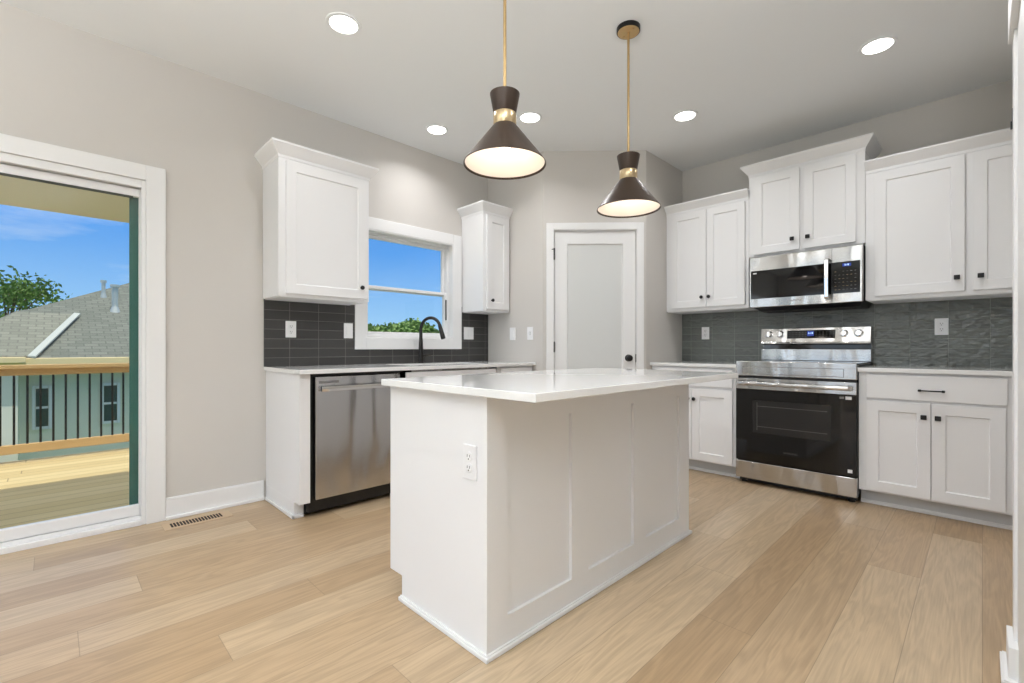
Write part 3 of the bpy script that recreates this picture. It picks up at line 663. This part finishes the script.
for k, zz in enumerate((.447, .60)):
    b.box(-1.20, -.75, DFR+.0012, DFR+.0016, zz, zz+.004)
b.box(-1.20, -1.196, DFR+.0012, DFR+.0016, .42, .63); b.build('oven_rack', M['logo'], od, xf=FR)
text('brand_lettering', 'SAMSUNG', .02, (-.975, 3.79-.0008, .275), M['logo'], od)
for q, mm in (((RX1-.095, RX1-.07, .698, .712), 'print'), ((RX1-.062, RX1-.028, .694, .715), 'plate'), ((RX1-.05, RX1-.024, .205, .228), 'plate')):
    MB().box(q[0], q[1], DFR+.0003, DFR+.001, q[2], q[3]).build('sticker', M[mm], od, xf=FR)
b = MB(); b.box(RX0, RX1, DFR-.04, DFR, .044, .174); b.build('storage_drawer', M['steel_h'], T, .004, xf=FR)
for u in (RX0+.04, RX1-.04):
    for d in (.1, DFR-.07): MB().cyl((u, d, 0), (u, d, .045), .02, 14).build('foot', M['darkplastic'], T, xf=FR)
b = MB(); b.box(RX0+.01, RX1-.01, DFR-.075, DFR-.06, .012, .044); b.build('kick_plate', M['darkplastic'], T, xf=FR)
# backguard
b = MB(); u0, u1 = -1.343, -.5845
b.rings([[(u, .012, .9378), (u, .085, .9378), (u, .085, 1.03), (u, .045, 1.035), (u, .045, 1.065), (u, .105, 1.075), (u, .100, 1.09), (u, .082, 1.203), (u, .012, 1.203)] for u in (u0, u1)])
bgd = b.build('backguard', M['steel_h'], T, .0025, xf=FR)
b = MB(); b.box(u0+.003, u1-.003, .046, .05, 1.034, 1.068); b.build('vent_slot', M['blackglass'], bgd, xf=FR)
def on_panel(z): return .100 - (z-1.09)*(.018/.113)
b = MB(); za, zb = 1.118, 1.185
b.hull8([(-1.143, on_panel(za), za), (-.808, on_panel(za), za), (-.808, on_panel(za)+.0015, za), (-1.143, on_panel(za)+.0015, za), (-1.143, on_panel(zb), zb), (-.808, on_panel(zb), zb), (-.808, on_panel(zb)+.0015, zb), (-1.143, on_panel(zb)+.0015, zb)])
dsp = b.build('control_display', M['blackglass'], bgd, xf=FR)
b = MB(); za, zb = 1.137, 1.177
b.hull8([(-.998, on_panel(za)+.001, za), (-.952, on_panel(za)+.001, za), (-.952, on_panel(za)+.0022, za), (-.998, on_panel(za)+.0022, za), (-.998, on_panel(zb)+.001, zb), (-.952, on_panel(zb)+.001, zb), (-.952, on_panel(zb)+.0022, zb), (-.998, on_panel(zb)+.0022, zb)])
b.build('clock_display', M['display'], dsp, xf=FR)
text('clock_digits', '3:18', .021, (-.975, YR-on_panel(1.16)-.0026, 1.16), M['digit'], dsp, (math.pi/2-.158, 0, 0))
b = MB()
for i in range(14):
    uu = -1.128 + i*.0235
    if -1.01 < uu < -.94: continue
    for zz in (1.133, 1.15, 1.167): MB().box(uu, uu+.009, on_panel(zz)+.0015, on_panel(zz)+.002, zz-.002, zz+.002).build('key_legend', M['logo'], dsp, xf=FR)
for ku in (-1.278, -1.192, -.752, -.658):
    b = MB(); zz = 1.152; ax = (0, .987, .158)
    b.lathe([(.030, 0), (.030, .004), (.0225, .006), (.021, .026), (.0195, .028)], (ku, on_panel(zz), zz), ax, 26); b.box(ku-.004, ku+.004, on_panel(zz)+.02, on_panel(zz)+.034, zz-.017, zz+.024)
    b.build('burner_knob', M['chrome'], bgd, smooth=True, xf=FR)

# ------------------------------------------------------------------ microwave
T = thing('microwave', 'stainless over-the-range microwave hung under the raised cabinet', 'microwave', (-.97, 4.24, 1.375))
MD = YR - 4.03
MX0, MX1, MZ0, MZ1 = -1.332, -.588, 1.378, 1.7855
b = MB(); b.box(MX0+.003, MX1-.003, .012, MD-.03, MZ0+.012, MZ1-.001); b.build('microwave_body', M['darkplastic'], T, .002, xf=FR)
b = MB(); b.box(MX0, MX1, MD-.03, MD, MZ0, MZ1-.004); fp = b.build('front_panel', M['steel_h'], T, .006, xf=FR, seg=3)
b = MB(); b.box(MX0+.012, -.805, MD-.002, MD+.002, 1.447, 1.672); dw = b.build('door_glass', M['blackglass'], fp, .001, xf=FR)
b = MB(); b.box(MX0+.075, -.845, MD+.0021, MD+.0026, 1.462, 1.645); b.build('window_screen', M['micwin'], dw, xf=FR)
b = MB(); b.box(-.768, MX1-.014, MD-.002, MD+.002, 1.447, 1.672); b.box(-.805, -.768, MD-.002, MD+.0015, 1.447, 1.672); cp = b.build('control_panel', M['blackglass'], fp, .001, xf=FR)
b = MB(); b.box(-.770, -.7685, MD, MD+.0022, MZ0+.004, MZ1-.008); b.build('door_seam', M['darkplastic'], fp, xf=FR)
b = MB(); b.box(-.705, -.655, MD+.002, MD+.0025, 1.638, 1.658); b.build('clock_display', M['display'], cp, xf=FR)
text('clock_digits', '3:18', .016, (-.68, YR-MD-.003, 1.648), M['digit'], cp)
b = MB()
for i in range(6):
    for j in range(6):
        uu, zz = -.752 + i*.0235, 1.472 + j*.026
        if random.random() < .75: MB().box(uu, uu+.010, MD+.002, MD+.0023, zz, zz+.003).build('key_legend', random.choice([M['gold'], M['print'], M['logo']]), cp, xf=FR)
text('brand_lettering', 'SAMSUNG', .017, (-1.0, YR-MD-.0006, 1.418), M['logo'], fp)
b = MB(); b.box(MX0+.03, MX0+.055, MD+.002, MD+.0026, 1.648, 1.656); b.build('sticker', M['plate'], dw, xf=FR)
b = MB()
hp = [(-.795, MD, 1.700), (-.795, MD+.030, 1.704), (-.795, MD+.040, 1.69), (-.795, MD+.044, 1.56), (-.795, MD+.040, 1.425), (-.795, MD+.03, 1.411), (-.795, MD, 1.415)]
b.rings([[(u-.0145, d-.003, z), (u+.0145, d-.003, z), (u+.0125, d+.007, z), (u-.0125, d+.007, z)] for u, d, z in hp]); b.build('handle', M['chrome'], fp, .003, xf=FR)
b = MB(); b.hull8([(MX0+.02, .02, 1.352), (MX1-.02, .02, 1.352), (MX1-.03, MD-.09, 1.352), (MX0+.06, MD-.09, 1.352), (MX0+.004, .013, 1.389), (MX1-.004, .013, 1.389), (MX1-.004, MD-.031, 1.389), (MX0+.004, MD-.031, 1.389)])
b.build('vent_underside', M['darkplastic'], T, .002, xf=FR)
T.location.z -= .013

# ------------------------------------------------------------------ pendants
def pendant(x, y, label):
    T = thing('pendant_light', label, 'pendant light', (x, y, 1.797), 'pendants above the island')
    b = MB(); Z = 1.797
    b.lathe([(.170, 0), (.1705, .004), (.048, .161), (.046, .161), (.1675, .004)], (x, y, Z), seg=64, cap0=False, cap1=False); 
    b.build('lamp_shade', M['bronze'], T, smooth=True)
    b = MB(); b.lathe([(.1672, .0045), (.044, .159)], (x, y, Z), seg=64, cap0=False); b.build('shade_lining', M['shade_in'], T, smooth=True)
    b = MB(); b.lathe([(.0465, .1605), (.0475, .162), (.0475, .209), (.0465, .2105)], (x, y, Z), seg=48); b.build('brass_band', M['brass'], T, smooth=True)
    b = MB(); b.lathe([(.045, .2105), (.047, .214), (.0605, .285), (.0615, .292), (.059, .293)], (x, y, Z), seg=48); b.build('upper_cap', M['bronze'], T, smooth=True)
    b = MB(); b.cyl((x, y, Z+.293), (x, y, ZC-.024), .0066, 16); b.cyl((x, y, Z+.293), (x, y, Z+.306), .012, 16); b.build('rod', M['brass2'], T, smooth=True)
    b = MB(); b.lathe([(.0605, -.024), (.063, -.021), (.063, 0)], (x, y, ZC), seg=40); cn = b.build('ceiling_canopy', M['black'], T, smooth=True)
    b = MB(); b.lathe([(.055, -.0265), (.058, -.0242)], (x, y, ZC), seg=40)
    b.build('brass_plate', M['brass2'], cn, smooth=True)
    for s_ in (-1, 1): MB().lathe([(.006, -.031), (.006, -.0266)], (x+s_*.036, y-s_*.012, ZC), seg=12).build('screw', M['brass2'], cn, smooth=True)
    b = MB(); b.lathe([(.004, .062), (.022, .068), (.031, .088), (.028, .108), (.015, .13), (.013, .165)], (x, y, Z), seg=24); b.build('bulb', M['bulb'], T, smooth=True)
    l = bpy.data.lights.new('pendant_glow', 'POINT'); l.energy = PENDANT_POWER; l.color = (1, .88, .80); l.shadow_soft_size = .03
    o = bpy.data.objects.new('pendant_glow', l); C.objects.link(o); o.parent = T; o.location = (0, 0, .045)
    return T
pendant(-1.386, 1.329, 'dark bronze cone pendant with brass band over the near end of the island')
pendant(-1.358, 2.236, 'dark bronze cone pendant with brass band over the far end of the island')

# ------------------------------------------------------------------ recessed lights
cans = [(-2.42, 1.117, 'round recessed ceiling light nearest the sliding door'), (-3.07, 2.19, 'round recessed ceiling light above the window over the sink'),
        (-2.41, 2.575, 'round recessed ceiling light in front of the pantry corner, beside the near pendant'), (-1.572, 3.385, 'round recessed ceiling light beyond the far pendant, before the range wall'), (-.425, 3.39, 'round recessed ceiling light in front of the cabinet right of the microwave'),
        (-.43, 1.9, None), (-.43, .75, None), (-2.42, -.9, None), (-.5, -.9, None), (1.6, -.9, None), (-2.42, -3.0, None), (-.5, -3.0, None), (1.6, -3.0, None)]  # entries without a label: unseen lights added to brighten the room
proto = None
for x, y, lab in cans:
    if proto is None:
        proto = thing('recessed_light', lab, 'ceiling light', (x, y, ZC), 'recessed ceiling lights')
        b = MB(); b.lathe([(.092, -.0005), (.090, -.006), (.072, -.004), (.070, -.0005)], (x, y, ZC), seg=40); b.build('trim_ring', M['ceiling'], proto, smooth=True)
        b = MB(); b.lathe([(.070, -.0045), (.0715, -.0042)], (x, y, ZC), seg=40); b.build('lens', M['can'], proto)
        l = bpy.data.lights.new('can_glow', 'AREA'); l.shape = 'DISK'; l.size = .13; l.energy = CAN_POWER; l.color = (.97, .97, 1); l.spread = math.radians(140)
        o = bpy.data.objects.new('can_glow', l); C.objects.link(o); o.parent = proto; o.location = (0, 0, -.008)
        T = proto
    else: T = copy_tree(proto); T.location = (x, y, ZC)
    T['label'] = lab or 'round recessed ceiling light over the living area behind the view'

# ------------------------------------------------------------------ unseen uplights added to bounce fill light off the ceiling
def added_uplight(x, y, label, k=1.0):
    T = thing('floor_lamp', label, 'floor lamp', (x, y, 0))
    b = MB(); b.lathe([(.15, 0), (.15, .012), (.03, .03), (.014, .05)], (x, y, 0), seg=32); b.build('lamp_base', M['black'], T, smooth=True)
    MB().cyl((x, y, .045), (x, y, 1.66), .012, 14).build('pole', M['black'], T, smooth=True)
    b = MB(); b.lathe([(.02, 1.655), (.12, 1.69), (.19, 1.76), (.187, 1.762), (.116, 1.697), (.02, 1.665)], (x, y, 0), seg=40); b.build('lamp_shade', M['bronze'], T, smooth=True)
    l = bpy.data.lights.new('torch_glow', 'AREA'); l.shape = 'DISK'; l.size = .3; l.energy = UPLIGHT_POWER * k; l.color = (.93, .96, 1)
    o = bpy.data.objects.new('torch_glow', l); C.objects.link(o); o.parent = T; o.location = (0, 0, 1.745); o.rotation_euler = (math.pi, 0, 0)
added_uplight(-1.5, -1.9, 'black uplighting floor lamp standing in the living area, nearer the rear glass doors', .45)
added_uplight(.15, -.75, 'black uplighting floor lamp standing in the open area, nearer the island')

# ------------------------------------------------------------------ floor vent
T = thing('floor_vent', 'slim wood floor register with dark slots beside the baseboard', 'floor vent', (-3.33, .62, 0))
vx0, vx1, vy0, vy1 = -3.395, -3.265, .455, .80
b = MB(); b.box(vx0, vx1, vy0, vy1, 0, .003); b.build('vent_frame', M['ventm'], T, .001)
b = MB()
for k in range(17):
    ya = .492 + k*.0155; b.box(-3.372, -3.295, ya, ya+.0105, .0031, .0036)
b.build('vent_slots', M['ventslot'], T)

# ------------------------------------------------------------------ outside: deck, railing, roof over it
box('deck_floor', M['deck'], -6.74, XL-.14, -4.5, 1.75, -.2, -.08, kind='structure')
box('ground', M['grass'], -120, 40, -70, 120, -3.0, -2.8, kind='structure')
b = MB(); b.box(-4.8, XL-.14, -4.7, 1.12, 2.04, 2.18); b.build('trim_porch_roof', M['soffit'], kind='structure')
b = MB(); b.box(-4.0, XL-.14, 1.12, 4.7, 2.66, 2.74); b.build('trim_eave', M['soffit'], kind='structure')
T = thing('deck_railing', 'wooden deck railing with black balusters beyond the sliding door', 'railing', (-6.65, -.5, -.08))
box('top_rail', M['cedar'], -6.70, -6.56, -4.4, 1.7, .835, .873, T, .004)
box('upper_rail', M['cedar'], -6.655, -6.615, -4.4, 1.7, .77, .835, T, .003)
box('bottom_rail', M['cedar'], -6.67, -6.61, -4.4, 1.7, .008, .094, T, .003)
for k in range(34):
    yy = -.264 + (k-20)*.0912
    MB().cyl((-6.64, yy, .094), (-6.64, yy, .77), .0095, 10).build('baluster', M['black'], T, smooth=True)
for yy in (-4.4, 1.7): box('post', M['cedar'], -6.69, -6.60, yy-.045, yy+.045, -.08, .835, T, .003)

# ------------------------------------------------------------------ neighbour's house
c_, s_ = math.cos(math.radians(PHI)), math.sin(math.radians(PHI))
T = thing('neighbour_house', 'pale batten-sided house with grey shingle roof beyond the deck railing', 'house', (-14, 1, -2.8))
NX = -12.2; EZ = .80
box('wall', M['siding'], -20, NX, -14, 5.0, -2.8, EZ-.02, T)
box('side_wing', M['siding'], -14, NX+.5, -14, -.42, -2.8, EZ-.06, T)
sl_ = .42
rz = lambda x: EZ+.05 + (-11.7-x)*sl_
roofpts = [(-11.7, 11.5), (-11.7, -14.5), (-13.4, -14.5)]
def roof_poly(pts, th, off, name, m):
    b = MB(); b.rings([[(x, y, rz(x)+off-th) for x, y in pts], [(x, y, rz(x)+off) for x, y in pts]]); return b.build(name, m, T)
def ray_roof(px, py, off=0):
    t = (px-512)/F_PX; v = (Y0-py)/F_PX; dx, dy = t*c_-s_, t*s_+c_
    k = (EZ+.05+off - 11.7*sl_ - EYE) / (v + dx*sl_); return (dx*k, dy*k)
A = ray_roof(-20, 327); B = ray_roof(16, 311); Cc = ray_roof(30, 309); Dd = ray_roof(128, 283.2); 
ext = (Dd[0] + (Dd[0]-Cc[0])*1.0, Dd[1] + (Dd[1]-Cc[1])*1.0)
main_roof = roof_poly([(-11.7, 5.3), (-11.7, -14.5), (A[0]-.0, -14.5), A, B, Cc, Dd, ext, (ext[0], max(ext[1], 3.0)+.8)], .12, 0, 'roof', M['shingle'])
P_ = [ray_roof(31.6, 357.5, .06), ray_roof(77.3, 314.3, .06), ray_roof(16.5, 311.9, .06), ray_roof(-20, 330, .06), (-11.66, -14.4), (-11.66, ray_roof(31.6, 357.5, .06)[1])]
roof_poly(P_, .05, .06, 'lower_roof', M['shingle2'])['label'] = 'lighter brown-grey lower roof face'
v0, v1 = Vector(P_[0]), Vector(P_[1]); nn = (v1-v0).orthogonal().normalized()*.05
roof_poly([tuple(v0-nn), tuple(v0+nn), tuple(v1+nn), tuple(v1-nn)], .03, .09, 'valley_flashing', M['flash'])
box('gutter', M['fascia'], -11.72, -11.60, -.75, 5.3, EZ-.06, EZ+.06, T, .01)
box('gutter', M['fascia'], -11.62, -11.48, -14.5, -.32, EZ-.02, EZ+.08, T, .01)
def hx(px, py, X):
    t = (px-512)/F_PX; dep = X/(t*c_-s_); return (t*s_+c_)*dep, EYE+(Y0-py)*dep/F_PX
for (pa, pb, qa, qb) in ((32, 52, 388, 432), (100.5, 120, 389.5, 434)):
    ya, zb = hx(pa, qa, NX); yb, za = hx(pb, qb, NX); zb = .34; za = -.46
    b = MB()
    for q in ((ya, ya+.045, za, zb), (yb-.045, yb, za, zb), (ya+.05, yb-.05, za, za+.05), (ya+.05, yb-.05, zb-.05, zb), (ya+.05, yb-.05, (za+zb)/2-.02, (za+zb)/2+.02)): b.box(NX+.001, NX+.05, *q)
    f = b.build('window', M['vinyl'], T)
    MB().box(NX+.002, NX+.02, ya+.05, yb-.05, za+.05, zb-.05).build('pane', M['extglass'], f)
for (px, py, hgt, r) in ((115, 311, .55, .06), (103.5, 297, .35, .04)):
    x_, y_ = ray_roof(px, py); z_ = rz(x_)
    b = MB(); b.cyl((x_, y_, z_-.05), (x_, y_, z_+hgt), r, 14); b.cyl((x_, y_, z_+hgt), (x_, y_, z_+hgt+.06), r*1.5, 14); b.cyl((x_, y_, z_-.05), (x_, y_, z_+.1), r*1.8, 14, r2=r)
    b.build('roof_vent', M['flash'], T, smooth=True)
b = MB(); b.hull8([(-11.69, -2.6, -1.0), (-10.6, -2.6, -1.0), (-10.6, -.62, -1.0), (-11.69, -.62, -1.0), (-11.69, -2.6, -.5), (-10.9, -2.6, -.62), (-10.9, -.7, -.62), (-11.69, -.7, -.5)])
b.build('porch_roof', M['porch'], T)

# ------------------------------------------------------------------ trees
def tree(name, label, x, y, h, r, leafm, n, group=None, lsize=.16, sparse=.5):
    T = thing(name, label, 'tree', (x, y, -2.8), group); zc = -2.8 + h - r*.9
    rd = random.Random(int(x*31+y*17)); b = MB()
    b.tube([(x, y, -2.8), (x+.1, y, -2.8+h*.4), (x, y+.1, zc)], [h*.03, h*.02, h*.012], 8)
    cl = []
    for k in range(26):
        th, ph = rd.random()*6.283, math.acos(1-1.7*rd.random()); rr = r*(.55+.45*rd.random())
        p = Vector((x+rr*math.sin(ph)*math.cos(th), y+rr*math.sin(ph)*math.sin(th), zc+.9*rr*math.cos(ph))); cl.append(p)
        b.tube([(x, y, zc-r*.6), tuple((Vector((x, y, zc-r*.3))+p)/2+Vector((0,0,.1*r))), tuple(p)], [h*.008, h*.005, h*.002], 5)
    b.build('trunk', M['bark'], T, smooth=True)
    me = bmesh.new()
    for k in range(n):
        p = rd.choice(cl); q = p + Vector((rd.gauss(0, 1), rd.gauss(0, 1), rd.gauss(0, .8)))*r*.17
        a = Vector((rd.gauss(0,1), rd.gauss(0,1), rd.gauss(0,1))).normalized(); c2_ = a.orthogonal().normalized(); s2 = lsize*(.6+.8*rd.random())
        w2_ = a.cross(c2_)*.02*s2
        vs = [me.verts.new(q - a*s2*.5), me.verts.new(q + c2_*s2*.28), me.verts.new(q + a*s2*.5), me.verts.new(q - c2_*s2*.28)]
        me.faces.new(vs)
    m_ = bpy.data.meshes.new('foliage'); 
    for v in me.verts: v.co -= Vector((x, y, -2.8))
    me.to_mesh(m_); me.free(); m_.materials.append(leafm)
    o = bpy.data.objects.new('foliage', m_); C.objects.link(o); o.parent = T
    return T
def at(px, dep):
    t = (px-512)/F_PX; return (t*c_-s_)*dep, (t*s_+c_)*dep
x, y = at(8, 19); tree('leafy_tree', 'loose green tree rising behind the neighbouring roof at the left', x, y, 6.6, 2.0, M['leaf'], 6500, lsize=.17)
labs = ['leftmost treetop seen through the window over the sink', 'rounded treetop next along, left of the faucet', 'tallest treetop seen just left of the faucet neck', 'small treetop framed inside the faucet arch', 'treetop hidden behind the right side of the window']
for (px, top_y, r, m, lab, dp) in ((364, 325, 1.1, 'leaf2', labs[0], 33), (386, 322.5, 1.9, 'leaf', labs[1], 44), (406, 322, 1.5, 'leaf2', labs[2], 39), (428, 327, 1.4, 'leaf', labs[3], 45), (450, 331, 1.6, 'leaf', labs[4], 36)):
    x, y = at(px, dp); z = EYE + (Y0-top_y)*dp/F_PX
    tree('distant_tree', lab, x, y, z+2.8, r, M[m], 5000, 'trees beyond the window', lsize=.34)
